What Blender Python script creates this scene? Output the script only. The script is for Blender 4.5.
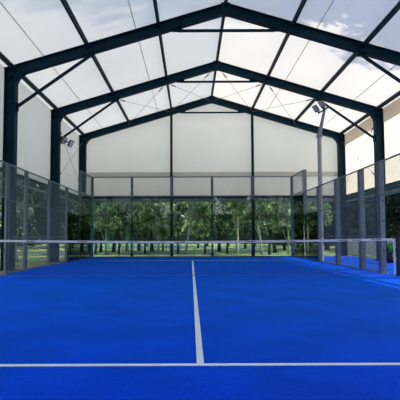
import bpy, math, random
import numpy as np
from mathutils import Vector, Matrix

for o in list(bpy.data.objects):
    bpy.data.objects.remove(o, do_unlink=True)
S = bpy.context.scene
COL = S.collection
random.seed(7)
rng = np.random.default_rng(7)

# ------------------------------------------------------------------ camera, sky, sun, exposure
# world axes: x to the right, y away from the camera; the net stands on y = 0, the far glass wall on y = 10
CAM = Vector((-0.072, -10.14, 0.988))
cam = bpy.data.cameras.new('camera')
cam.lens = 36.45
cam.sensor_width = 36
cam.shift_x = 0.02328
cam.shift_y = 0.0419
cam.clip_start = 0.02
cam.clip_end = 500
camo = bpy.data.objects.new('camera', cam)
camo.matrix_world = (Matrix.Translation(CAM) @ Matrix.Rotation(math.pi / 2 + 0.05, 4, 'X')
                     @ Matrix.Rotation(-0.0036, 4, 'Z'))
COL.objects.link(camo)
S.camera = camo

SUN_DIR = Vector((1.0, 0.10, 0.73)).normalized()      # towards the sun
w = bpy.data.worlds.new('sky')
S.world = w
w.use_nodes = True
wn = w.node_tree
wn.nodes.clear()
out = wn.nodes.new('ShaderNodeOutputWorld')
bg = wn.nodes.new('ShaderNodeBackground')
def wnode(t, **k):
    n_ = wn.nodes.new(t)
    for a_, b_ in k.items(): setattr(n_, a_, b_)
    return n_
tc = wnode('ShaderNodeTexCoord')
sep = wnode('ShaderNodeSeparateXYZ')
wn.links.new(tc.outputs['Generated'], sep.inputs[0])
grad = wnode('ShaderNodeValToRGB')
grad.color_ramp.elements[0].position = 0.0
grad.color_ramp.elements[0].color = (.80, .86, .90, 1)
grad.color_ramp.elements[1].position = 0.8
grad.color_ramp.elements[1].color = (.26, .50, .84, 1)
wn.links.new(sep.outputs['Z'], grad.inputs['Fac'])
cl_n = wnode('ShaderNodeTexNoise')
cl_n.inputs['Scale'].default_value = 2.2
cl_n.inputs['Detail'].default_value = 8
wn.links.new(tc.outputs['Generated'], cl_n.inputs['Vector'])
cl_r = wnode('ShaderNodeValToRGB')
cl_r.color_ramp.elements[0].position = 0.42
cl_r.color_ramp.elements[1].position = 0.66
wn.links.new(cl_n.outputs['Fac'], cl_r.inputs['Fac'])
skm = wnode('ShaderNodeMix', data_type='RGBA')
wn.links.new(cl_r.outputs['Color'], skm.inputs[0])
wn.links.new(grad.outputs[0], skm.inputs[6])
skm.inputs[7].default_value = (.95, .96, .97, 1)
wn.links.new(skm.outputs[2], bg.inputs['Color'])
bg.inputs['Strength'].default_value = 1.2
wn.links.new(bg.outputs[0], out.inputs['Surface'])

sl = bpy.data.lights.new('sun', 'SUN')
sl.energy = 3.6
sl.color = (1.0, 0.88, 0.70)
sl.angle = math.radians(0.6)
so = bpy.data.objects.new('sun', sl)
so.rotation_euler = SUN_DIR.to_track_quat('Z', 'Y').to_euler()
so.location = (30, 0, 30)
COL.objects.link(so)

S.view_settings.view_transform = 'Standard'
S.view_settings.look = 'None'
S.view_settings.gamma = 1
S.view_settings.use_curve_mapping = False
S.view_settings.exposure = 1.22
S.cycles.max_bounces = 10
S.cycles.diffuse_bounces = 5
S.cycles.transparent_max_bounces = 24
S.cycles.use_denoising = True
S.cycles.sample_clamp_indirect = 6

# ------------------------------------------------------------------ materials
def srgb(r, g, b):
    f = lambda c: (c / 255 / 12.92) if c <= 10 else ((c / 255 + 0.055) / 1.055) ** 2.4
    return (f(r), f(g), f(b), 1)

def new_mat(name):
    m = bpy.data.materials.new(name)
    m.use_nodes = True
    nt = m.node_tree
    nt.nodes.clear()
    o = nt.nodes.new('ShaderNodeOutputMaterial')
    return m, nt, o

def noise_colour(nt, c1, c2, scale, detail=4, rough=0.6, lo=0.35, hi=0.65, stretch=None):
    tc = nt.nodes.new('ShaderNodeTexCoord')
    n = nt.nodes.new('ShaderNodeTexNoise')
    n.inputs['Scale'].default_value = scale
    n.inputs['Detail'].default_value = detail
    n.inputs['Roughness'].default_value = rough
    src = tc.outputs['Object']
    if stretch:
        mp = nt.nodes.new('ShaderNodeMapping')
        mp.inputs['Scale'].default_value = stretch
        nt.links.new(src, mp.inputs[0])
        src = mp.outputs[0]
    nt.links.new(src, n.inputs['Vector'])
    r = nt.nodes.new('ShaderNodeValToRGB')
    r.color_ramp.elements[0].position = lo
    r.color_ramp.elements[0].color = c1
    r.color_ramp.elements[1].position = hi
    r.color_ramp.elements[1].color = c2
    nt.links.new(n.outputs['Fac'], r.inputs['Fac'])
    return r.outputs['Color'], n.outputs['Fac']

def principled(name, c1, c2=None, scale=8, rough=0.5, metal=0.0, bump=0.0, spec=0.5, stretch=None, lo=.35, hi=.65):
    m, nt, o = new_mat(name)
    p = nt.nodes.new('ShaderNodeBsdfPrincipled')
    p.inputs['Roughness'].default_value = rough
    p.inputs['Metallic'].default_value = metal
    p.inputs['Specular IOR Level'].default_value = spec
    col, fac = noise_colour(nt, c1, c2 or tuple([min(1, v * 1.25) for v in c1[:3]] + [1]), scale, stretch=stretch, lo=lo, hi=hi)
    nt.links.new(col, p.inputs['Base Color'])
    if bump:
        b = nt.nodes.new('ShaderNodeBump')
        b.inputs['Strength'].default_value = bump
        b.inputs['Distance'].default_value = 0.02
        nt.links.new(fac, b.inputs['Height'])
        nt.links.new(b.outputs[0], p.inputs['Normal'])
    nt.links.new(p.outputs[0], o.inputs['Surface'])
    return m

def fabric(name, c_out, c_trans, fac):
    m, nt, o = new_mat(name)
    d = nt.nodes.new('ShaderNodeBsdfDiffuse')
    t = nt.nodes.new('ShaderNodeBsdfTranslucent')
    col, f = noise_colour(nt, tuple(v * .94 for v in c_out[:3]) + (1,), c_out, 0.7, detail=5, lo=.3, hi=.7)
    nt.links.new(col, d.inputs['Color'])
    col2, f2 = noise_colour(nt, tuple(v * .92 for v in c_trans[:3]) + (1,), c_trans, 0.5, detail=5, lo=.3, hi=.7)
    nt.links.new(col2, t.inputs['Color'])
    b = nt.nodes.new('ShaderNodeBump')
    b.inputs['Strength'].default_value = 0.25
    b.inputs['Distance'].default_value = 0.05
    nt.links.new(f2, b.inputs['Height'])
    nt.links.new(b.outputs[0], d.inputs['Normal'])
    mx = nt.nodes.new('ShaderNodeMixShader')
    mx.inputs[0].default_value = fac
    nt.links.new(d.outputs[0], mx.inputs[1])
    nt.links.new(t.outputs[0], mx.inputs[2])
    nt.links.new(mx.outputs[0], o.inputs['Surface'])
    return m

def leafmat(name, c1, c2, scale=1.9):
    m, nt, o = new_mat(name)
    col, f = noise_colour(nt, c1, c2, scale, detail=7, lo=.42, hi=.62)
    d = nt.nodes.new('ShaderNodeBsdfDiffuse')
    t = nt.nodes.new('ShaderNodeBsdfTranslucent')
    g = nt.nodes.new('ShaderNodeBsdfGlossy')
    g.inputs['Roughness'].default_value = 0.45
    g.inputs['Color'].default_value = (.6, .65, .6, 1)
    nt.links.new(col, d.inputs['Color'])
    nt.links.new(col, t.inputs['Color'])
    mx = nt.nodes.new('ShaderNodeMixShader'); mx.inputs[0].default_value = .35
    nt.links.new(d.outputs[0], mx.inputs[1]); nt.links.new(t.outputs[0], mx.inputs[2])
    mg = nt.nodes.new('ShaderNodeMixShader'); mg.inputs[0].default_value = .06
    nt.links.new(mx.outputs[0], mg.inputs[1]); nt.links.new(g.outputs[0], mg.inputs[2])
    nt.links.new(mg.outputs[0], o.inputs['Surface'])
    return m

def glassmat(name, tint):
    m, nt, o = new_mat(name)
    t = nt.nodes.new('ShaderNodeBsdfTransparent')
    t.inputs['Color'].default_value = tint
    g = nt.nodes.new('ShaderNodeBsdfGlossy')
    g.inputs['Roughness'].default_value = 0.0
    g.inputs['Color'].default_value = (.9, 1, .97, 1)
    fr = nt.nodes.new('ShaderNodeFresnel'); fr.inputs['IOR'].default_value = 1.45
    mx = nt.nodes.new('ShaderNodeMixShader')
    nt.links.new(fr.outputs[0], mx.inputs[0])
    nt.links.new(t.outputs[0], mx.inputs[1]); nt.links.new(g.outputs[0], mx.inputs[2])
    nt.links.new(mx.outputs[0], o.inputs['Surface'])
    return m

def turfmat():
    m, nt, o = new_mat('blue_turf')
    p = nt.nodes.new('ShaderNodeBsdfPrincipled')
    p.inputs['Roughness'].default_value = 0.85
    p.inputs['Specular IOR Level'].default_value = 0.04
    p.inputs['Sheen Weight'].default_value = 0.45
    p.inputs['Sheen Roughness'].default_value = 0.5
    p.inputs['Sheen Tint'].default_value = (0.0, 0.30, 1, 1)
    c1, f1 = noise_colour(nt, srgb(0, 4, 168), srgb(0, 40, 214), 1.3, detail=6, lo=.3, hi=.7)
    c2, f2 = noise_colour(nt, (.5, .56, .7, 1), (1.15, 1.15, 1.1, 1), 45, detail=5, lo=.25, hi=.75)
    mx = nt.nodes.new('ShaderNodeMix'); mx.data_type = 'RGBA'; mx.blend_type = 'MULTIPLY'
    mx.inputs[0].default_value = 1
    nt.links.new(c1, mx.inputs[6]); nt.links.new(c2, mx.inputs[7])
    nt.links.new(mx.outputs[2], p.inputs['Base Color'])
    b = nt.nodes.new('ShaderNodeBump'); b.inputs['Strength'].default_value = .5; b.inputs['Distance'].default_value = .01
    nt.links.new(f2, b.inputs['Height']); nt.links.new(b.outputs[0], p.inputs['Normal'])
    nt.links.new(p.outputs[0], o.inputs['Surface'])
    return m

M = {}
M['turf'] = turfmat()
M['steel'] = principled('dark_painted_steel', srgb(0, 36, 50), srgb(4, 44, 58), 3, rough=.6, spec=.12)
M['steel_edge'] = principled('lit_purlin_steel', srgb(92, 98, 100), srgb(112, 116, 116), 5, rough=.5, spec=.3)  # purlin steel painted lighter for the faces that catch light
M['galv'] = principled('galvanised_steel', srgb(104, 116, 118), srgb(132, 142, 140), 20, rough=.5, metal=.1)
M['post'] = principled('painted_court_post', srgb(88, 108, 120), srgb(108, 128, 138), 12, rough=.5, metal=.2)
M['blackpost'] = principled('dark_court_post', srgb(24, 38, 48), srgb(34, 48, 58), 12, rough=.5)
M['pole'] = principled('pale_pole_steel', srgb(146, 152, 150), srgb(168, 172, 168), 10, rough=.5)
M['wire'] = principled('mesh_wire', srgb(92, 112, 118), srgb(112, 132, 136), 9, rough=.5, metal=.2)
M['cable'] = principled('steel_cable', srgb(120, 118, 116), srgb(140, 138, 134), 9, rough=.5)
M['seam'] = principled('welt_seam', srgb(190, 180, 172), srgb(206, 196, 186), 9, rough=.7)
M['roof'] = fabric('roof_membrane', (.88, .88, .86, 1), (.63, .60, .525, 1), .40)
M['wallfab'] = fabric('wall_membrane', (.91, .90, .87, 1), (.76, .70, .61, 1), .50)
M['hem'] = fabric('hem_membrane', (.70, .68, .62, 1), (.4, .38, .33, 1), .3)
M['line'] = principled('white_turf_line', srgb(196, 208, 214), srgb(222, 230, 234), 80, rough=.9, bump=.3, spec=.1)
M['tape'] = principled('white_net_tape', srgb(196, 200, 210), srgb(220, 222, 230), 12, rough=.8)
M['net'] = principled('dark_net_cord', srgb(20, 26, 40), srgb(32, 38, 52), 12, rough=.8)
M['cord'] = principled('pale_bottom_cord', srgb(70, 100, 160), srgb(90, 120, 180), 12, rough=.8)
M['mark'] = principled('tape_lettering', srgb(28, 34, 56), srgb(40, 46, 66), 12, rough=.8)
M['glass'] = glassmat('court_glass', (.86, .95, .93, 1))
M['sideglass'] = glassmat('thick_green_glass', (.62, .93, .88, 1))
M['lamp_grey'] = principled('lamp_housing', srgb(84, 86, 84), srgb(108, 108, 104), 12, rough=.5, metal=0)
M['lens'] = principled('lamp_lens', srgb(222, 218, 200), srgb(240, 236, 220), 30, rough=.3, spec=.5)
M['grass'] = principled('sun_patched_grass', srgb(30, 56, 40), srgb(160, 176, 120), 1.2, rough=.95, bump=.4, spec=.05)  # bright end of the ramp paints sunlit patches into the lawn
M['litter'] = principled('leaf_litter', srgb(92, 86, 62), srgb(146, 134, 98), 6, rough=.95, bump=.5, spec=.05)
M['concrete'] = principled('concrete_kerb', srgb(96, 104, 108), srgb(126, 132, 134), 7, rough=.9)
M['bark'] = principled('dark_bark', srgb(38, 34, 30), srgb(72, 64, 54), 6, rough=.95, bump=.8, spec=.1, stretch=(3, 3, .6))
M['palebark'] = principled('pale_bark', srgb(150, 146, 134), srgb(206, 200, 188), 5, rough=.9, bump=.5, spec=.1, stretch=(2, 2, 1.5))
M['leaf'] = leafmat('deep_green_leaves', srgb(18, 58, 40), srgb(140, 180, 116))
M['leaf2'] = leafmat('mid_green_highlit_leaves', srgb(34, 84, 52), srgb(214, 228, 168))  # pale ramp end paints bright foliage highlights into the green
M['leaf3'] = leafmat('grey_green_highlit_leaves', srgb(60, 88, 66), srgb(222, 228, 200))  # grey green with light highlights painted in by the pale end
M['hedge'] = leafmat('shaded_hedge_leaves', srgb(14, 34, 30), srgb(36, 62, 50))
M['board'] = principled('weathered_boards', srgb(150, 152, 160), srgb(212, 208, 212), 5, rough=.9, stretch=(1, 9, .3))
M['picket'] = principled('pale_blue_paint', srgb(110, 160, 180), srgb(150, 190, 205), 5, rough=.7)
M['pot'] = principled('black_pot', srgb(16, 20, 26), srgb(26, 30, 36), 9, rough=.6)
M['plant'] = leafmat('bright_plant_leaves', srgb(30, 110, 60), srgb(70, 160, 80), 6)
M['shed'] = principled('dark_blue_cladding', srgb(16, 40, 56), srgb(24, 52, 70), 2, rough=.6, stretch=(1, 1, 8))

# ------------------------------------------------------------------ mesh helpers
class MB:
    def __init__(s): s.v = []; s.f = []
    def quadbox(s, pts):
        n = len(s.v); s.v += [tuple(p) for p in pts]
        for f in ((0, 3, 2, 1), (4, 5, 6, 7), (0, 1, 5, 4), (1, 2, 6, 5), (2, 3, 7, 6), (3, 0, 4, 7)):
            s.f.append(tuple(n + i for i in f))
        return s
    def box(s, x0, x1, y0, y1, z0, z1):
        return s.quadbox([(x0, y0, z0), (x1, y0, z0), (x1, y1, z0), (x0, y1, z0), (x0, y0, z1), (x1, y0, z1), (x1, y1, z1), (x0, y1, z1)])
    def bar(s, p, q, w, h, up=(0, 0, 1), off=(0, 0)):
        """rectangular bar from p to q: w across, h along 'up'; off shifts the section"""
        p = Vector(p); q = Vector(q); d = (q - p).normalized(); up = Vector(up)
        sd = d.cross(up)
        if sd.length < 1e-4: sd = d.cross(Vector((1, 0, 0)))
        sd.normalize(); u = sd.cross(d).normalized()
        o = sd * off[0] + u * off[1]
        r = []
        for c in (p + o, q + o):
            for a, b in ((-1, -1), (1, -1), (1, 1), (-1, 1)):
                r.append(c + sd * (a * w / 2) + u * (b * h / 2))
        return s.quadbox(r)
    def ibeam(s, p, q, w, h, t=.02, up=(0, 0, 1)):
        s.bar(p, q, w, t, up, (0, h / 2 - t / 2)); s.bar(p, q, w, t, up, (0, -h / 2 + t / 2))
        return s.bar(p, q, t * .8, h - 2 * t, up)
    def tube(s, p, q, r, r2=None, n=8, cap=True):
        return s.path([p, q], [r, r if r2 is None else r2], n, cap)
    def path(s, pts, rad, n=8, cap=True):
        pts = [Vector(p) for p in pts]; rings = []
        for i, p in enumerate(pts):
            d = (pts[min(i + 1, len(pts) - 1)] - pts[max(i - 1, 0)]).normalized()
            a = d.cross(Vector((0, 1, 0)) if abs(d.y) < .9 else Vector((1, 0, 0))).normalized(); b = d.cross(a)
            k = len(s.v)
            for j in range(n):
                t = 2 * math.pi * j / n
                s.v.append(tuple(p + (a * math.cos(t) + b * math.sin(t)) * rad[i]))
            rings.append(k)
        for i in range(len(rings) - 1):
            for j in range(n):
                k = (j + 1) % n
                s.f.append((rings[i] + j, rings[i] + k, rings[i + 1] + k, rings[i + 1] + j))
        if cap:
            s.f.append(tuple(rings[0] + j for j in reversed(range(n)))); s.f.append(tuple(rings[-1] + j for j in range(n)))
        return s
    def prism(s, poly, y0, y1):
        """polygon in x,z extruded along y"""
        n = len(s.v); k = len(poly)
        s.v += [(a, y0, b) for a, b in poly] + [(a, y1, b) for a, b in poly]
        s.f.append(tuple(n + i for i in range(k))); s.f.append(tuple(n + k + i for i in reversed(range(k))))
        for i in range(k):
            j = (i + 1) % k; s.f.append((n + i, n + k + i, n + k + j, n + j))
        return s
    def build(s, name, mat, parent=None, smooth=False, bevel=0):
        me = bpy.data.meshes.new(name); me.from_pydata(s.v, [], s.f); me.materials.append(M[mat]); me.validate()
        if smooth: me.polygons.foreach_set('use_smooth', [True] * len(me.polygons))
        o = bpy.data.objects.new(name, me); COL.objects.link(o)
        if parent is not None:
            o.parent = parent
            o.matrix_parent_inverse = Matrix.Translation(-Vector(parent.location))
        if bevel:
            b = o.modifiers.new('bevel', 'BEVEL'); b.width = bevel; b.segments = 2; b.limit_method = 'ANGLE'
        return o

def tag(o, label, cat, group=None):
    o['label'] = label; o['category'] = cat
    if group: o['group'] = group
    return o
def thing(name, label, cat, loc=(0, 0, 0), group=None):
    o = bpy.data.objects.new(name, None); o.empty_display_size = .2; COL.objects.link(o); o.location = loc
    return tag(o, label, cat, group)
def struct(name, mb, mat, label=None, **k):
    o = mb.build(name, mat, **k); o['kind'] = 'structure'
    if label: o['label'] = label
    return o
def X(px, d): return (px - 190.7) * d / 405 - .072

# ------------------------------------------------------------------ hall geometry
XC = 1.04                      # ridge of the canopy
HW, CW = 6.51, .34             # half clear width, column depth
XL, XR = XC - HW - CW, XC + HW + CW
FRAMES = (2.24, 6.42, 10.6)
ZU, SL, BD = 7.97, .2988, .32  # underside apex, slope, rafter depth
def zu(x): return ZU - SL * abs(x - XC)
def zt(x): return zu(x) + BD + .03
Y0, Y1 = -10.6, 10.78           # canopy from beside the camera to just past the gable frame
CLAD = 3.1

# ground and floor
struct('floor', MB().box(-5.12, XR + .15, -13, 10.14, -.14, 0), 'turf')
struct('floor_kerb', MB().box(-5.9, XR + .3, 10.14, 11.2, -.14, -.004), 'concrete')
struct('floor_side_kerb', MB().box(-5.95, -5.12, -13, 10.14, -.14, -.01), 'litter')
struct('ground', MB().box(-90, 90, -30, 130, -.4, -.15), 'grass')
def bank(x0, x1, y0, y1, name):
    """gently uneven lawn"""
    n, mb = 40, MB()
    for j in range(n + 1):
        for i in range(n + 1):
            x = x0 + (x1 - x0) * i / n; y = y0 + (y1 - y0) * j / n
            e = min(1, max(0, (y - 11.2) / 6)) if name == 'lawn' else 0
            mb.v.append((x, y, -.03 + e * (.10 * math.sin(x * .5) * math.sin(y * .31) + .05 * math.sin(x * 1.3 + y))))
    for j in range(n):
        for i in range(n):
            a = j * (n + 1) + i; mb.f.append((a, a + 1, a + n + 2, a + n + 1))
    o = mb.build(name, 'grass', smooth=True); o['kind'] = 'structure'
bank(-60, 60, 11.2, 110, 'lawn')
bank(-60, -5.95, -14, 11.2, 'lawn_side')
bank(XR + .3, 60, -14, 11.2, 'lawn_shore')

# ceiling: two slopes of white membrane
def slope(x0, x1, name):
    mb = MB(); n = 40
    for j in range(2):
        for i in range(n + 1):
            y = Y0 + (Y1 - Y0) * i / n; x = (x0, x1)[j]
            mb.v.append((x, y, zt(x) + .02))
    for i in range(n): mb.f.append((i, i + 1, n + 2 + i, n + 1 + i))
    o = struct(name, mb, 'roof')
    so_ = o.modifiers.new('thick', 'SOLIDIFY'); so_.thickness = .004; so_.offset = 1
    return o
def sheet(name, pts, mat):
    mb = MB(); mb.v = list(pts); mb.f = [tuple(range(len(pts)))]
    o = struct(name, mb, mat); return o
sheet('ceiling_left', [(XL - .05, Y0, zt(XL - .05)), (XC, Y0, zt(XC)), (XC, Y1, zt(XC)), (XL - .05, Y1, zt(XL - .05))], 'roof')
sheet('ceiling_right', [(XC, Y0, zt(XC)), (XR + .05, Y0, zt(XR + .05)), (XR + .05, Y1, zt(XR + .05)), (XC, Y1, zt(XC))], 'roof')
sheet('wall_left', [(XL - .03, Y0, CLAD), (XL - .03, Y1, CLAD), (XL - .03, Y1, zt(XL)), (XL - .03, Y0, zt(XL))], 'wallfab')
sheet('wall_right', [(XR + .03, Y0, CLAD), (XR + .03, Y1, CLAD), (XR + .03, Y1, zt(XR)), (XR + .03, Y0, zt(XR))], 'wallfab')
YG = 10.79
sheet('wall_back', [(XL, YG, CLAD), (XR, YG, CLAD), (XR, YG, zt(XR)), (XC, YG, zt(XC)), (XL, YG, zt(XL))], 'wallfab')
# folded hem across the gable, with the shallow drop below it
mb = MB(); mb.v = [(XL, 10.76, 4.36), (XR, 10.76, 4.36), (XL, 10.68, 4.13), (XR, 10.68, 4.13), (XL, 10.76, 4.11), (XR, 10.76, 4.11)]
mb.f = [(0, 1, 3, 2), (2, 3, 5, 4)]
struct('trim_1', mb, 'hem')
# strip added under the right eave to stand in for the shaded wall band
for k, (x, s) in enumerate(((XR, -1),)):
    mb = MB(); mb.box(min(x, x + s * .02), max(x, x + s * .02), Y0, 10.7, zt(XR) - .62, zt(XR) - .02)
    struct('trim_%d' % (2 + k), mb, 'wallfab')
# rails closing the membrane at its lower edge
struct('trim_4', MB().box(XL, XR, 10.66, 10.78, 2.98, 3.10), 'steel')
struct('trim_5', MB().box(XL, XR, 10.68, 10.76, 2.80, 2.98), 'galv')
for k, x in enumerate((XL - .06, XR - .06)):
    struct('trim_%d' % (6 + k), MB().box(x, x + .12, Y0, 10.66, 2.98, 3.10), 'steel')
    struct('trim_%d' % (8 + k), MB().box(x + .02, x + .10, Y0, 10.68, 2.74, 2.82), 'galv')

# portal frames
FL = ('nearest', 'middle', 'farthest')
for fi, y in enumerate(FRAMES):
    t = thing('steel_portal_frame', ('dark steel portal frame nearest the viewer, its right column out of view',
              'dark steel portal frame in the middle, beside the floodlights',
              'dark steel portal frame at the far end, against the white gable')[fi],
              'roof frame', (XC, y, 0), 'portal frames carrying the canopy')
    for s in (-1, 1):
        xo = XC + s * (HW + CW / 2); zk = zu(XC + HW + CW / 2) + .16
        c = MB(); c.bar((xo, y, -.004), (xo, y, zk + .12), .02, .30, up=(1, 0, 0))
        c.bar((xo, y, 0), (xo, y, zk + .12), .24, .022, (1, 0, 0), (0, CW / 2 - .011)); c.bar((xo, y, 0), (xo, y, zk + .12), .24, .022, (1, 0, 0), (0, -CW / 2 + .011))
        cl = c.build('column', 'steel', t)
        MB().box(xo - .24, xo + .24, y - .17, y + .17, -.004, .02).build('base_plate', 'steel', cl)
        r = MB(); xe = XC + s * (HW + CW + .0)
        r.ibeam((xe, y, zu(xe) + BD / 2), (XC, y, zu(XC) + BD / 2), .20, BD)
        r.build('rafter', 'steel', t)
        # curved haunch gusset
        xi = XC + s * HW; zi = zu(xi); poly = [(xi, zi + .1), (xi, zi - .34)]
        for k in range(1, 8):
            a = k / 8 * math.pi / 2
            poly.append((xi - s * .34 * (1 - math.cos(a)), zi - .34 * (1 - math.sin(a)) + (SL * .34 * (1 - math.cos(a)))))
        poly += [(xi - s * .40, zi + SL * .40), (xi - s * .40, zi + SL * .40 + .1)]
        if s > 0: poly = poly[::-1]
        MB().prism(poly, y - .1, y + .1).build('haunch', 'steel', t)
        if fi < 2:
            xa, xb = XC + s * 4.25, XC + s * (HW - .03)
            za, zb = zu(xa) - .06, 5.05
            b = MB().bar((xa, y, za), (xb, y, zb), .075, .075); b.build('knee_brace', 'steel', t)
            MB().box(xa - .16, xa + .16, y - .05, y + .05, za - .03, za + .10).build('bracket', 'steel', t)
            MB().box(min(xb, xb + s * .04) - .03, max(xb, xb + s * .04) + .03, y - .05, y + .05, zb - .14, zb + .12).build('bracket', 'steel', t)
        xa = XC + s * 1.52
        MB().prism([(xa - .16, zu(XC + 1.68) - .05), (xa + .16, zu(XC + 1.68) - .05), (xa + .16, zu(XC + 1.36) + .02), (xa - .16, zu(XC + 1.36) + .02)][::1], y - .04, y + .04).build('bracket', 'steel', t)
    b = MB().bar((XC - 1.52, y, 7.44), (XC + 1.52, y, 7.44), .07, .07); b.build('collar_tie', 'steel', t)
    MB().box(XC - .14, XC + .14, y - .11, y + .11, ZU - .03, ZU + BD).build('apex_plate', 'steel', t)

# gable posts
for x, lab in ((XC - 2.1, 'left slim dark gable post standing below the roof slope'), (XC + 2.1, 'right slim dark gable post standing below the roof slope')):
    tag(MB().ibeam((x, 10.62, -.004), (x, 10.62, zu(x) + .02), .12, .14, .016, up=(0, 1, 0)).build('gable_post', 'steel'), lab, 'post', 'gable posts')

# purlins, one run over all frames
PUR = ((0, 'ridge beam running along the top of the canopy'), (-2.1, 'dark roof purlin left of the ridge, first from it'),
       (2.1, 'dark roof purlin right of the ridge, first from it'), (-4.3, 'dark roof purlin left of the ridge, second from it'),
       (4.3, 'dark roof purlin right of the ridge, second from it'), (-6.6, 'eave purlin above the left white wall'), (6.6, 'eave purlin above the right white wall'))
for dx, lab in PUR:
    x = XC + dx; z = zt(x) - .015
    o = thing('roof_purlin', lab, 'purlin', (x, 0, z), 'roof purlins')
    w_ = .06
    MB().bar((x, Y0, z - .11), (x, 10.7, z - .10), w_, .11).build('web', 'steel', o)
    e = MB().bar((x, Y0, z - .03), (x, 10.7, z - .03), w_ + .05, .03)
    e.build('flange', 'steel_edge', o)
for dx, lab in ((-2.8, 'thin welt seam in the left roof slope, upper one'), (2.83, 'thin welt seam in the right roof slope, upper one'),
                (-5.65, 'thin welt seam in the left roof slope, lower one'), (5.65, 'thin welt seam in the right roof slope, lower one')):
    x = XC + dx; z = zt(x) - .02
    tag(MB().tube((x, Y0, z), (x, 10.7, z), .013, n=6).build('roof_seam', 'seam'), lab, 'seam', 'roof seams')

# crossed cables in the far bay
def cable(p, q, lab, group):
    p = Vector(p); q = Vector(q)
    o = thing('brace_cable', lab, 'cable', p, group)
    MB().tube(p, q, .009, n=6).build('cable', 'cable', o)
    d = (q - p); a = p + d * .10; b = p + d * .17
    MB().tube(a, b, .022, n=8).build('turnbuckle', 'steel', o)
yb, yc = FRAMES[1], FRAMES[2]
nodes = (0, 2.1, 4.3)
for s, sn in ((-1, 'left'), (1, 'right')):
    for i in range(2):
        xa, xb = XC + s * nodes[i], XC + s * nodes[i + 1]
        where = ('beside the ridge', 'below the upper purlin')[i]
        xa2 = XC + s * max(nodes[i], .12)
        cable((xa2, yb + .12, zu(xa2) + .1), (xb, yc - .12, zu(xb) + .1), 'thin brace cable in %s roof slope %s, running outward to the gable' % (sn, where), 'roof brace cables')
        cable((xb, yb + .12, zu(xb) + .1), (xa2, yc - .12, zu(xa2) + .1), 'thin brace cable in %s roof slope %s, running inward to the gable' % (sn, where), 'roof brace cables')
    xw = XC + s * (HW + CW / 2)
    cable((xw, yb + .02, 3.3), (xw, yc - .02, 5.9), 'thin cable on the %s white wall rising towards the gable' % sn, 'wall brace cables')
    cable((xw, yb + .02, 5.9), (xw, yc - .02, 3.3), 'thin cable on the %s white wall falling towards the gable' % sn, 'wall brace cables')

# ------------------------------------------------------------------ court enclosure
def mesh_panel(axis, c, a0, a1, z0, z1, label, group, rails=(), side=1):
    """welded wire panel; axis 'y' = side fence at x=c spanning y a0..a1, axis 'x' = back fence at y=c"""
    P = (lambda a, z, o=0: (c + o, a, z)) if axis == 'y' else (lambda a, z, o=0: (a, c + o, z))
    t = thing('mesh_panel', label, 'fence panel', P((a0 + a1) / 2, z0), group)
    f = MB(); up = (1, 0, 0) if axis == 'y' else (0, 1, 0)
    q = .035
    for z in (z0 + q / 2, z1 - q / 2): f.bar(P(a0, z), P(a1, z), q, q)
    for a in (a0 + q / 2, a1 - q / 2): f.bar(P(a, z0 + q), P(a, z1 - q), q, q, up)
    for z in rails: f.bar(P(a0 + q, z), P(a1 - q, z), .022, .022)
    f.build('panel_frame', 'post', t)
    wv = MB(); st = .05; r = .0020
    n = int(round((a1 - a0) / st))
    for i in range(1, n):
        a = a0 + (a1 - a0) * i / n; wv.bar(P(a, z0 + q), P(a, z1 - q), 2 * r, 2 * r, up)
    n = int(round((z1 - z0) / st))
    for i in range(1, n):
        z = z0 + (z1 - z0) * i / n; wv.bar(P(a0 + q, z, .004), P(a1 - q, z, .004), 2 * r, 2 * r)
    wv.build('wire_mesh', 'wire', t)
    return t
def glass_panel(axis, c, a0, a1, z1, label, group, mat):
    P = (lambda a, z, o=0: (c + o, a, z)) if axis == 'y' else (lambda a, z, o=0: (a, c + o, z))
    t = thing('glass_panel', label, 'glass wall', P((a0 + a1) / 2, 0), group)
    g = .006
    if axis == 'y': MB().box(c - .006, c + .006, a0 + g, a1 - g, .012, z1).build('pane', mat, t)
    else: MB().box(a0 + g, a1 - g, c - .006, c + .006, .012, z1).build('pane', mat, t)
    for a in (a0 + .05, a1 - .05):
        for z in ((.12, 1.5, z1 - .14) if z1 > 2.5 else (.12, 1.0, z1 - .14)):
            k = MB()
            if axis == 'y': k.box(c - .02, c + .02, a - .035, a + .035, z - .035, z + .035)
            else: k.box(a - .035, a + .035, c - .02, c + .02, z - .035, z + .035)
            k.build('clamp', 'blackpost', t)
    base = MB()
    if axis == 'y': base.box(c - .025, c + .025, a0, a1, 0, .04)
    else: base.box(a0, a1, c - .025, c + .025, 0, .04)
    base.build('bottom_rail', 'blackpost', t)
    return t
ORD = ('leftmost', 'second from left', 'middle', 'second from right', 'rightmost')
GB, MBk = 'glass panels of the far wall', 'mesh panels over the far glass wall'
for i in range(5):
    a0 = -5 + 2 * i
    glass_panel('x', 10, a0, a0 + 2, 3.0, 'tall clear glass panel of the far court wall, %s of five' % ORD[i], GB, 'glass')
    mesh_panel('x', 10, a0 + .03, a0 + 1.97, 3.02, 4.0, 'grey wire mesh panel above the far glass, %s of five' % ORD[i], MBk)
PN = ('at the left corner', 'second from the left corner', 'left of centre below the slim gable post', 'right of the centre line', 'below the right slim gable post', 'at the right corner')
for i in range(6):
    x = -5 + 2 * i
    o = thing('court_post', 'upright steel post of the far glass wall, %s' % PN[i], 'post', (x, 10.08, 0), 'posts of the far court wall')
    wd = .13 if i in (0, 5) else .08
    MB().box(x - wd / 2, x + wd / 2, 10.02, 10.12, 0, 4.0).build('upright', 'post' if i in (0, 5) else 'blackpost', o)
    MB().box(x - .05, x + .05, 10.01, 10.13, 3.0, 4.01).build('upper_upright', 'post', o)
    MB().box(x - .10, x + .10, 9.99 + .03, 10.13, 0, .012).build('base_plate', 'post', o)

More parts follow.
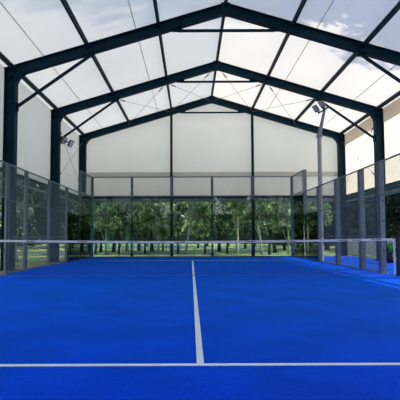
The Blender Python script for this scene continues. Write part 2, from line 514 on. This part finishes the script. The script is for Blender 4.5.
LAB = {8: 'tall galvanised fence post, third metre in from the far corner', 6: '', 4: '', 2: '', .75: ''}
for s, sn in ((-1, 'left'), (1, 'right')):
    c = 5.0 * s
    gg = 'glass panels of the %s court side' % sn; mg = 'mesh panels of the %s court fence' % sn
    glass_panel('y', c, 8.03, 9.97, 3.0, 'tall greenish glass panel on the %s side, touching the far corner' % sn, gg, 'sideglass')
    glass_panel('y', c, 6.03, 7.97, 2.0, 'lower greenish glass panel on the %s side, second from the far corner' % sn, gg, 'sideglass')
    mesh_panel('y', c, 8.03, 9.97, 3.02, 4.0, 'raised wire mesh panel on the %s side beside the far corner' % sn, mg)
    mesh_panel('y', c, 6.03, 7.97, 2.02, 3.0, 'wire mesh panel above the lower glass on the %s side' % sn, mg)
    mesh_panel('y', c, 4.03, 5.97, .02, 3.0, 'full height mesh panel on the %s side, farthest of its kind' % sn, mg, (1.0, 2.0))
    mesh_panel('y', c, 2.03, 3.97, .02, 3.0, 'full height mesh panel on the %s side, middle one of its kind' % sn, mg, (1.0, 2.0))
    mesh_panel('y', c, .78, 1.97, .02, 3.0, 'narrow full height mesh panel on the %s side, nearest the net' % sn, mg, (1.0, 2.0))
    mesh_panel('y', c, -.75, .72, 2.05, 3.0, 'mesh header panel over the %s entrance beside the net' % sn, mg)
    for y, h, lab in ((8, 4.0, 'tall'), (4, 3.0, 'plain'), (2, 3.0, 'plain'), (.75, 3.0, 'plain')) + (((6, 3.0, 'plain'),) if s < 0 else ()):
        nm = {8: 'tall galvanised post of the %s fence, two metres from the far corner',
              6: 'galvanised post of the %s fence where the glass ends',
              4: 'galvanised post of the %s fence between its two wide mesh panels',
              2: 'galvanised post of the %s fence between wide and narrow mesh panels',
              .75: 'galvanised post of the %s fence at the entrance beside the net'}[y] % sn
        o = thing('fence_post', nm, 'post', (s * 5.1, y, 0), 'posts of the side fences')
        xs = sorted((s * 5.025, s * (5.15 if s > 0 else 5.075)))
        MB().box(xs[0], xs[1], y - .03, y + .03, -.004 if s > 0 else -.012, h + .01).build('upright', 'galv', o)
        for z in (.6, 1.4, 1.95, 2.6):
            MB().box(s * 5.1 - .02, s * 5.1 + .02, y - .036, y - .03, z - .02, z + .02).build('bolt', 'blackpost', o)
        MB().box(xs[0] - .03, xs[1] + .04, y - .08, y + .08, -.004 if s > 0 else -.012, .014).build('base_plate', 'galv', o)

# ------------------------------------------------------------------ turf lines
tag(MB().box(-4.97, 4.97, -6.98, -6.93, 0, .004).build('service_line', 'line'), 'white service line across the blue turf in front', 'court line')
tag(MB().box(-.028, .028, -6.93, 6.95, 0, .004).build('centre_line', 'line'), 'white centre line running away under the net', 'court line')
tag(MB().box(-4.97, 4.97, 6.95, 7.0, 0, .004).build('service_line', 'line'), 'white service line beyond the net before the far glass', 'court line')

# ------------------------------------------------------------------ net
NX = 5.0
def ntop(x): return .86 + .05 * (abs(x) / NX) ** 1.5
net = thing('court_net', 'long dark net with white top tape across the blue court', 'net', (0, 0, 0))
nm_ = MB(); st = .045; n = int(2 * NX / st)
for i in range(n + 1):
    x = -NX + 2 * NX * i / n; nm_.bar((x, 0, .02), (x, 0, ntop(x)), .003, .003, (0, 1, 0))
rows = 19; seg = 20
for j in range(rows):
    for k in range(seg):
        xa = -NX + 2 * NX * k / seg; xb = -NX + 2 * NX * (k + 1) / seg
        f = (j + .5) / rows
        nm_.bar((xa, 0, .02 + (ntop(xa) - .02) * f), (xb, 0, .02 + (ntop(xb) - .02) * f), .003, .003)
nm_.build('netting', 'net', net)
tp = MB()
for k in range(40):
    xa = -NX + 2 * NX * k / 40; xb = -NX + 2 * NX * (k + 1) / 40
    tp.bar((xa, 0, ntop(xa)), (xb, 0, ntop(xb)), .014, .056)
tp.build('top_tape', 'tape', net)
MB().tube((-NX, 0, .03), (NX, 0, .03), .006, n=6).build('bottom_cord', 'cord', net)
for s in (-1, 1): MB().box(s * NX - .014, s * NX + .014, -.008, .008, .02, .9).build('side_tape', 'tape', net)
mk = MB()
def word(x0, widths, z, hgt=.022):
    x = x0
    for w_ in widths:
        mk.box(x, x + w_, -.0095, -.007, z - hgt / 2, z + hgt / 2); x += w_ + .012
for x0 in (-4.2, -2.9, -1.6, -.45, 1.3, 2.3, 3.62, 3.95, 4.45):
    word(x0, (.03, .045, .03, .05, .035), ntop(x0 + .1))
mk.build('tape_lettering', 'mark', net)
for s, sn in ((1, 'right'), (-1, 'left')):
    x = s * 5.13
    o = thing('net_post', 'dark steel net post at the %s end of the net' % sn, 'post', (x, 0, 0), 'net posts')
    MB().box(x - .06, x + .06, -.05, .05, 0 if s > 0 else -.012, .96).build('upright', 'pot', o, bevel=.008)
    MB().box(x - .09, x + .09, -.09, .09, -.004 if s > 0 else -.012, .015).build('base_plate', 'pot', o)
    for z in (.04, .45, .88): MB().tube((s * 5.02, 0, z), (x - s * .06, 0, z), .008, n=6).build('tie', 'pot', o)

# ------------------------------------------------------------------ floodlights
def flood(parent, c, aim, sz=.24):
    """one square LED head facing 'aim'"""
    c = Vector(c); aim = Vector(aim).normalized(); q = aim.to_track_quat('Z', 'Y').to_matrix().to_4x4(); T = Matrix.Translation(c) @ q
    def pb(mb, x0, x1, y0, y1, z0, z1):
        mb.quadbox([T @ Vector(p) for p in [(x0, y0, z0), (x1, y0, z0), (x1, y1, z0), (x0, y1, z0), (x0, y0, z1), (x1, y0, z1), (x1, y1, z1), (x0, y1, z1)]])
    h = MB(); pb(h, -sz * .36, sz * .36, -sz * .6, sz * .6, -.06, 0)
    for i in range(7):
        x = -sz * .36 + sz * .72 * (i + .5) / 7; pb(h, x - .006, x + .006, -sz * .55, sz * .55, -.11, -.06)
    hd = h.build('lamp_head', 'lamp_grey', parent)
    l = MB(); pb(l, -sz * .27, sz * .27, -sz * .50, sz * .50, 0, .008); l.build('lens', 'lens', hd)

# right pole: bent at the top towards the court
pr = thing('light_pole', 'tall bent grey light pole behind the right mesh fence with two lamps', 'light pole', (5.12, 6, 0))
pp = [(5.12, 6, 0), (5.12, 6, 5.0), (5.12, 5.92, 5.15), (5.12, 5.25, 5.95)]
pole = MB().path(pp, [.09, .085, .08, .055], n=8); pole.build('pole', 'pole', pr)
MB().box(5.02, 5.23, 5.9, 6.1, 4.98, 5.1).build('collar', 'galv', pr)
MB().box(4.97, 5.27, 5.85, 6.15, 0, .02).build('base_plate', 'galv', pr)
MB().bar((4.84, 5.22, 5.72), (5.28, 5.22, 5.98), .06, .05).build('crossbar', 'steel', pr)
flood(pr, (4.72, 5.16, 5.86), (-.55, -.35, -.75)); flood(pr, (4.95, 5.16, 6.03), (-.55, -.35, -.75))
MB().bar((4.75, 5.2, 5.80), (4.95, 5.22, 5.76), .04, .04).build('bracket', 'steel', pr)
MB().bar((4.97, 5.2, 5.97), (5.1, 5.22, 5.86), .04, .04).build('bracket', 'steel', pr)
# left lamps: bracketed to the middle frame's column
pl = thing('floodlight', 'pair of square floodlights bracketed to the left middle column', 'floodlight', (-5.42, 6.3, 4.9))
yl = 6.28
MB().bar((-5.50, yl, 5.02), (-5.02, yl, 4.86), .05, .05).build('bracket_arm', 'steel', pl)
MB().box(-5.50, -5.44, yl - .06, yl + .2, 4.88, 5.1).build('wall_plate', 'steel', pl)
flood(pl, (-5.22, yl - .02, 4.93), (.6, -.45, -.66), .24); flood(pl, (-4.95, yl - .02, 4.80), (.6, -.45, -.66), .24)

# ------------------------------------------------------------------ beyond the right opening
o = thing('potted_plant', 'green leafy plant in a dark pot outside the right fence', 'potted plant', (7.35, 5.0, 0))
pt = MB()
pt.path([(7.35, 5, 0), (7.35, 5, .38), (7.35, 5, .40), (7.35, 5, .36)], [.11, .16, .17, .13], n=16); pt.build('pot', 'pot', o, smooth=True)
lf = MB()
for i in range(90):
    a = random.uniform(0, 6.283); e = random.uniform(.25, 1.45); L = random.uniform(.22, .48)
    d = Vector((math.cos(a) * math.cos(e), math.sin(a) * math.cos(e), math.sin(e))); b = Vector((7.35, 5, .36)) + d * .05
    sd = d.cross(Vector((0, 0, 1))).normalized() * .035; tip = b + d * L - Vector((0, 0, .10 * math.cos(e)))
    m_ = b + d * L * .55 + Vector((0, 0, .03)); k = len(lf.v)
    lf.v += [tuple(b), tuple(m_ + sd), tuple(tip), tuple(m_ - sd)]; lf.f.append((k, k + 1, k + 2, k + 3))
lf.build('leaves', 'plant', o)

fn = thing('board_fence', 'low weathered board fence beyond the right side of the court', 'fence', (9.4, 8, -.02))
bd = MB(); y = -3.0
while y < 15.5:
    hgt = .86 + random.uniform(-.04, .04); bd.box(9.38, 9.41, y, y + .13, -.02, hgt); y += .16
bd.build('boards', 'board', fn)
MB().box(9.41, 9.45, -3, 15.5, .2, .28).box(9.41, 9.45, -3, 15.5, .62, .70).build('rails', 'board', fn)

pf = thing('picket_fence', 'low pale blue picket fence among the tree trunks behind the far wall', 'fence', (X(135, 34), 23.9, -.03))
bd = MB(); x = X(94, 34)
while x < X(182, 34):
    bd.box(x, x + .11, 23.84, 23.87, -.1, .62 + .03 * math.sin(x * 3)); x += .30
bd.build('pickets', 'picket', pf)
MB().box(X(94, 34), x, 23.87, 23.9, .12, .19).box(X(94, 34), x, 23.87, 23.9, .42, .49).build('rails', 'picket', pf)

# ------------------------------------------------------------------ trees
def leaf_mesh(name, blobs, n, size, mat, seed):
    r = np.random.default_rng(seed)
    vol = np.array([b[3] * b[4] * b[5] for b in blobs]) ** .8; pick = r.choice(len(blobs), n, p=vol / vol.sum())
    B = np.array(blobs)[pick]
    d = r.normal(size=(n, 3)); d /= np.linalg.norm(d, axis=1)[:, None]
    rad = r.uniform(.35, 1, n) ** .6
    c = B[:, :3] + d * rad[:, None] * B[:, 3:6]
    u = r.normal(size=(n, 3)); u /= np.linalg.norm(u, axis=1)[:, None]
    v = np.cross(u, r.normal(size=(n, 3))); v /= np.linalg.norm(v, axis=1)[:, None]
    s = size * r.uniform(.6, 1.3, n)[:, None]
    P = np.stack([c - u * s, c + v * s * .55 + u * s * .1, c + u * s, c - v * s * .55 + u * s * .1], 1).reshape(-1, 3)
    me = bpy.data.meshes.new(name); me.vertices.add(4 * n); me.vertices.foreach_set('co', P.ravel().astype(np.float32))
    me.loops.add(4 * n); me.loops.foreach_set('vertex_index', np.arange(4 * n, dtype=np.int32))
    me.polygons.add(n); me.polygons.foreach_set('loop_start', np.arange(0, 4 * n, 4, dtype=np.int32)); me.polygons.foreach_set('loop_total', np.full(n, 4, dtype=np.int32))
    me.update(); me.validate(); me.materials.append(M[mat]); return me

def make_blobs(h0, h1, R, n, seed):
    r = random.Random(seed); out_ = []
    for i in range(n):
        f = (i + .5) / n; z = h0 + (h1 - h0) * f
        prof = math.sin(math.pi * min(.95, .18 + f * .78)) ** .7
        a = r.uniform(0, 6.283); q = r.uniform(.2, .75) * R * prof; s = r.uniform(.28, .46) * R
        out_.append((q * math.cos(a), q * math.sin(a), z, s, s, s * .8))
    return out_

def trunk_mesh(name, h, r0, lean, mat, seed, blobs):
    r = random.Random(seed); mb = MB(); pts = []; rad = []
    for i in range(9):
        f = i / 8; pts.append((lean * f * h * .5 + r.uniform(-.04, .04) * h * .1, r.uniform(-.04, .04) * h * .1, -.1 + f * h)); rad.append(r0 * (1 - .75 * f) * (1.35 if i == 0 else 1))
    mb.path(pts, rad, 10)
    for b in blobs[:10]:
        f = min(.9, max(.18, (b[2] - .9) / h)); k = int(f * 8); p = Vector(pts[k]); q = Vector(b[:3]); m_ = (p + q) / 2 + Vector((0, 0, -.15))
        mb.path([p, m_, q], [rad[k] * .5, rad[k] * .3, .015], 6)
    me = bpy.data.meshes.new(name); me.from_pydata(mb.v, [], mb.f); me.materials.append(M[mat]); me.validate()
    me.polygons.foreach_set('use_smooth', [True] * len(me.polygons)); return me

KINDS = {}
def kind(key, h, h0, R, nb, nl, size, r0, lean, bark, leaf, seed):
    bl = make_blobs(h0, h, R, nb, seed)
    bl = [(x + lean * z * .5, y, z, a, b, c) for x, y, z, a, b, c in bl]
    KINDS[key] = (trunk_mesh(key + '_trunk', h * .85, r0, lean, bark, seed, bl), leaf_mesh(key + '_crown', bl, nl, size, leaf, seed))
kind('broad', 6.4, 1.7, 2.0, 24, 7000, .09, .11, .02, 'bark', 'leaf', 1)
kind('leaning', 6.2, 2.2, 1.8, 20, 6000, .09, .11, .30, 'bark', 'leaf3', 2)
kind('birch', 6.2, 2.4, 1.4, 18, 4500, .085, .10, .03, 'palebark', 'leaf2', 3)
kind('low', 5.0, 1.2, 1.8, 22, 7000, .09, .08, -.05, 'bark', 'leaf2', 4)
kind('leanbirch', 6.0, 2.4, 1.3, 16, 4000, .085, .07, -.28, 'palebark', 'leaf3', 5)
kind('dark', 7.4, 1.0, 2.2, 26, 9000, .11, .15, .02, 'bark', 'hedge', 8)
kind('slim', 6.0, 1.3, 1.0, 16, 2600, .09, .06, .05, 'bark', 'leaf2', 9)
kind('paleslim', 6.0, 1.5, .9, 14, 2000, .085, .055, -.06, 'palebark', 'leaf3', 10)
kind('tall', 20, 11.5, 4.4, 40, 28000, .16, .26, .0, 'bark', 'leaf', 6)

def plant_tree(k, x, y, rz, sc, label, group, zs=1):
    t = thing('tree', label, 'tree', (x, y, -.03), group)
    t.rotation_euler[2] = rz; t.scale = (sc, sc, sc * zs)
    for me, nm in zip(KINDS[k], ('trunk', 'foliage')):
        c = bpy.data.objects.new(nm, me); COL.objects.link(c); c.parent = t
    return t
# (kind, pixel column where the trunk stands, distance from the camera, turn, scale, look)
FAR = [
 ('broad', 101, 27, 0.5, .9, 'tree with dark trunk at the left corner post of the far wall'),
 ('leaning', 113, 26, 0.0, 1.0, 'dark tree leaning right behind the leftmost far glass panel'),
 ('birch', 127, 28, 1.2, 1.2, 'pale barked tree just left of the second far wall post'),
 ('broad', 139, 30, 2.0, 1.0, 'dark trunked tree right of the second far wall post'),
 ('broad', 152, 27, 3.1, 1.1, 'stout dark tree behind the second far glass panel'),
 ('low', 163, 31, .4, 1.0, 'bushy green tree left of the third far wall post'),
 ('leanbirch', 186, 29, 2.8, 1.1, 'slim pale tree left of the white centre line'),
 ('low', 198, 36, 4.1, 1.1, 'light green bushy tree straight behind the centre line'),
 ('broad', 219, 29, 5.2, 1.1, 'dark dense tree behind the fourth far glass panel'),
 ('birch', 237, 25, .2, .9, 'white birch behind the fourth far glass panel'),
 ('broad', 245, 33, 1.6, .9, 'dark trunk close beside the white birch'),
 ('leanbirch', 262, 24.5, 0.0, .9, 'thin pale trunk leaning left behind the rightmost glass panel'),
 ('leaning', 275, 27, 3.1, 1.0, 'forked dark tree in the middle of the rightmost glass panel'),
 ('broad', 284, 31, 3.9, 1.0, 'dark tree beside the right corner of the far wall'),
 ('birch', 303, 27, 2.2, 1.0, 'pale tree outside the right corner of the court'),
 ('broad', 314, 29, 1.0, 1.0, 'dark tree behind the foot of the light pole'),
]
for k, px, d, rz, sc, lab in FAR:
    plant_tree(k, X(px, d), d - 10.14, rz, sc, lab, 'park trees behind the far wall')
SLIM = [('slim', 96, 24.5, 'slim dark stem nearest the left corner of the far wall'), ('paleslim', 106, 24, 'slim pale stem behind the leftmost far glass panel'),
        ('slim', 119, 23.5, 'slim dark stem left of the second far wall post'), ('slim', 145, 24, 'slim dark stem left in the second far glass panel'),
        ('paleslim', 158, 25, 'slim pale stem right in the second far glass panel'), ('slim', 178, 24, 'slim dark stem just right of the third far wall post'),
        ('slim', 205, 24.5, 'slim dark stem left of the fourth far wall post'), ('slim', 227, 25, 'slim dark stem left of the white birch'),
        ('slim', 269, 24, 'slim dark stem left of the forked dark tree'), ('paleslim', 288, 24, 'slim pale stem at the right corner post of the far wall')]
for i, (k, px, d, lab) in enumerate(SLIM):
    plant_tree(k, X(px, d), d - 10.14, i * 2.3, .95 + .04 * (i % 3), lab, 'slim trees close behind the far wall')
bk = [('broad', 96, 40), ('low', 120, 42), ('broad', 146, 44), ('low', 172, 41), ('broad', 207, 47), ('low', 228, 44), ('broad', 254, 42), ('low', 270, 48), ('broad', 296, 42), ('low', 325, 44)]
BL = ('behind the left corner post', 'behind the leaning dark tree', 'behind the stout dark tree', 'behind the third far wall post', 'right of the centre line', 'left of the white birch',
      'left of the thin leaning trunk', 'behind the forked dark tree', 'behind the right corner post', 'right of the light pole')
for i, (k, px, d) in enumerate(bk):
    plant_tree(k, X(px, d), d - 10.14, i * 1.7, 1.35, 'distant park tree with low crown %s' % BL[i], 'distant park trees')
# left side, seen through the mesh
plant_tree('leanbirch', -7.3, 6.8, 1.0, .75, 'slender white birch close outside the left mesh fence', 'trees outside the left fence')
LFT = [('broad', -9.0, 2.6, 'dark tree outside the left fence nearest the entrance'), ('birch', -8.6, 4.6, 'pale tree outside the left mesh fence, farther out than the slender birch'),
       ('broad', -10.2, 6.2, 'dark tree outside the left fence behind the slender birch'), ('low', -12.0, 9.5, 'bushy tree outside the left fence beside the middle column'),
       ('broad', -9.2, 11.5, 'dark tree outside the left greenish glass'), ('low', -13.5, 4.5, 'bushy tree farther out beyond the left fence'),
       ('broad', -12.5, 15.5, 'dark tree beyond the far left corner'), ('low', -15, 20, 'bushy tree far beyond the left corner'), ('broad', -13, 0, 'dark tree far out beside the left entrance')]
for i, (x, y, lab) in enumerate(((-15.5, 6, 'large dark tree far left, seen over the entrance'), (-15, 11, 'large dark tree far left, between the mesh posts'), (-15.5, 16, 'large dark tree far left, beside the middle column'),
                                 (-14.5, 22, 'large dark tree far left, behind the raised mesh panel'), (-13, 29, 'large dark tree far left, farthest back'), (-17.5, 34.5, 'large dark tree far left, at the end of the hedge'), (-17, 39.5, 'large dark tree far left, beyond the end of the hedge'), (-11.0, 26.0, 'large dark tree behind the left greenish glass'))):
    plant_tree('dark', x, y, i * 1.9, 1.5 if i in (5, 6) else 1.15, lab, 'large trees on the left')
for i, (k, x, y, lab) in enumerate(LFT):
    plant_tree(k, x - 2.2, y, i * 2.1 + .5, .9, lab, 'trees outside the left fence')
RGT = [(327, 31, 'dark tree right of the light pole, beyond the fence'), (341, 35, 'dark tree behind the second galvanised right fence post'),
       (354, 31, 'dark tree between the nearest right fence posts'), (369, 36, 'dark tree behind the last wide right mesh panel'),
       (386, 32, 'dark tree above the potted plant'), (401, 36, 'dark tree at the right edge of the view'), (416, 31, 'dark tree just outside the right edge')]
for i, (px, d, lab) in enumerate(RGT):
    plant_tree('dark', X(px, d), d - 10.14, i * 1.3, 1.1, lab, 'trees outside the right fence')
plant_tree('tall', 15.8, -6.4, .4, 1.0, 'tall tree outside on the right whose leaves shade the near roof', 'shade trees')
plant_tree('tall', 15.0, 0.6, 2.4, 1.0, 'second tall tree outside on the right shading the near roof', 'shade trees')

for i, (x, y, lab) in enumerate(((-14, -19, 'leftmost unseen tall tree added behind the viewer'), (-9, -22, 'second from left unseen tall tree added behind the viewer'), (-4, -19.5, 'third from left unseen tall tree added behind the viewer'), (1, -22, 'middle unseen tall tree added behind the viewer'), (6, -19.5, 'third from right unseen tall tree added behind the viewer'), (11, -22, 'second from right unseen tall tree added behind the viewer'), (16, -19, 'rightmost unseen tall tree added behind the viewer'))):
    plant_tree('broad', x, y, i * 1.1, 2.3, lab, 'unseen trees added to darken the glass reflections')  # out of view, added so the far glass reflects dark foliage
# dark clipped hedges close the view
def hedge(x0, x1, y0, y1, h, n, lab, seed):
    t = thing('hedge', lab, 'hedge', ((x0 + x1) / 2, (y0 + y1) / 2, -.03), 'boundary hedges')
    r = np.random.default_rng(seed); k = 40; bl = []
    for i in range(k):
        f = (i + .5) / k
        for z in (.18, .5, .82):
            bl.append((x0 + (x1 - x0) * f if x1 - x0 > y1 - y0 else (x0 + x1) / 2, y0 + (y1 - y0) * f if y1 - y0 >= x1 - x0 else (y0 + y1) / 2, h * z * r.uniform(.9, 1.1), max((x1 - x0), (y1 - y0)) / k * 1.2 if x1 - x0 > y1 - y0 else .8, max((x1 - x0), (y1 - y0)) / k * 1.2 if y1 - y0 >= x1 - x0 else .8, h * .22))
    me = leaf_mesh('hedge_leaves', bl, n, .13, 'hedge', seed)
    c = bpy.data.objects.new('foliage', me); COL.objects.link(c); c.parent = t; c.matrix_parent_inverse = Matrix.Translation(-t.location)
    core = MB().box(min(x0, x1) + .35, max(x0, x1) - .35, y0 + .35, y1 - .35, -.05, h * .85); core.build('branches', 'hedge', t)
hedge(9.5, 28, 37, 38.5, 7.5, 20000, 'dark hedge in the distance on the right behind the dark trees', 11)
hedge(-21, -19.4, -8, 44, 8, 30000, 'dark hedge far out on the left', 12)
hedge(-24, 26, -29, -27, 5, 16000, 'unseen dark hedge added behind the viewer', 14)  # unseen, added to keep bright sky out of the glass reflections
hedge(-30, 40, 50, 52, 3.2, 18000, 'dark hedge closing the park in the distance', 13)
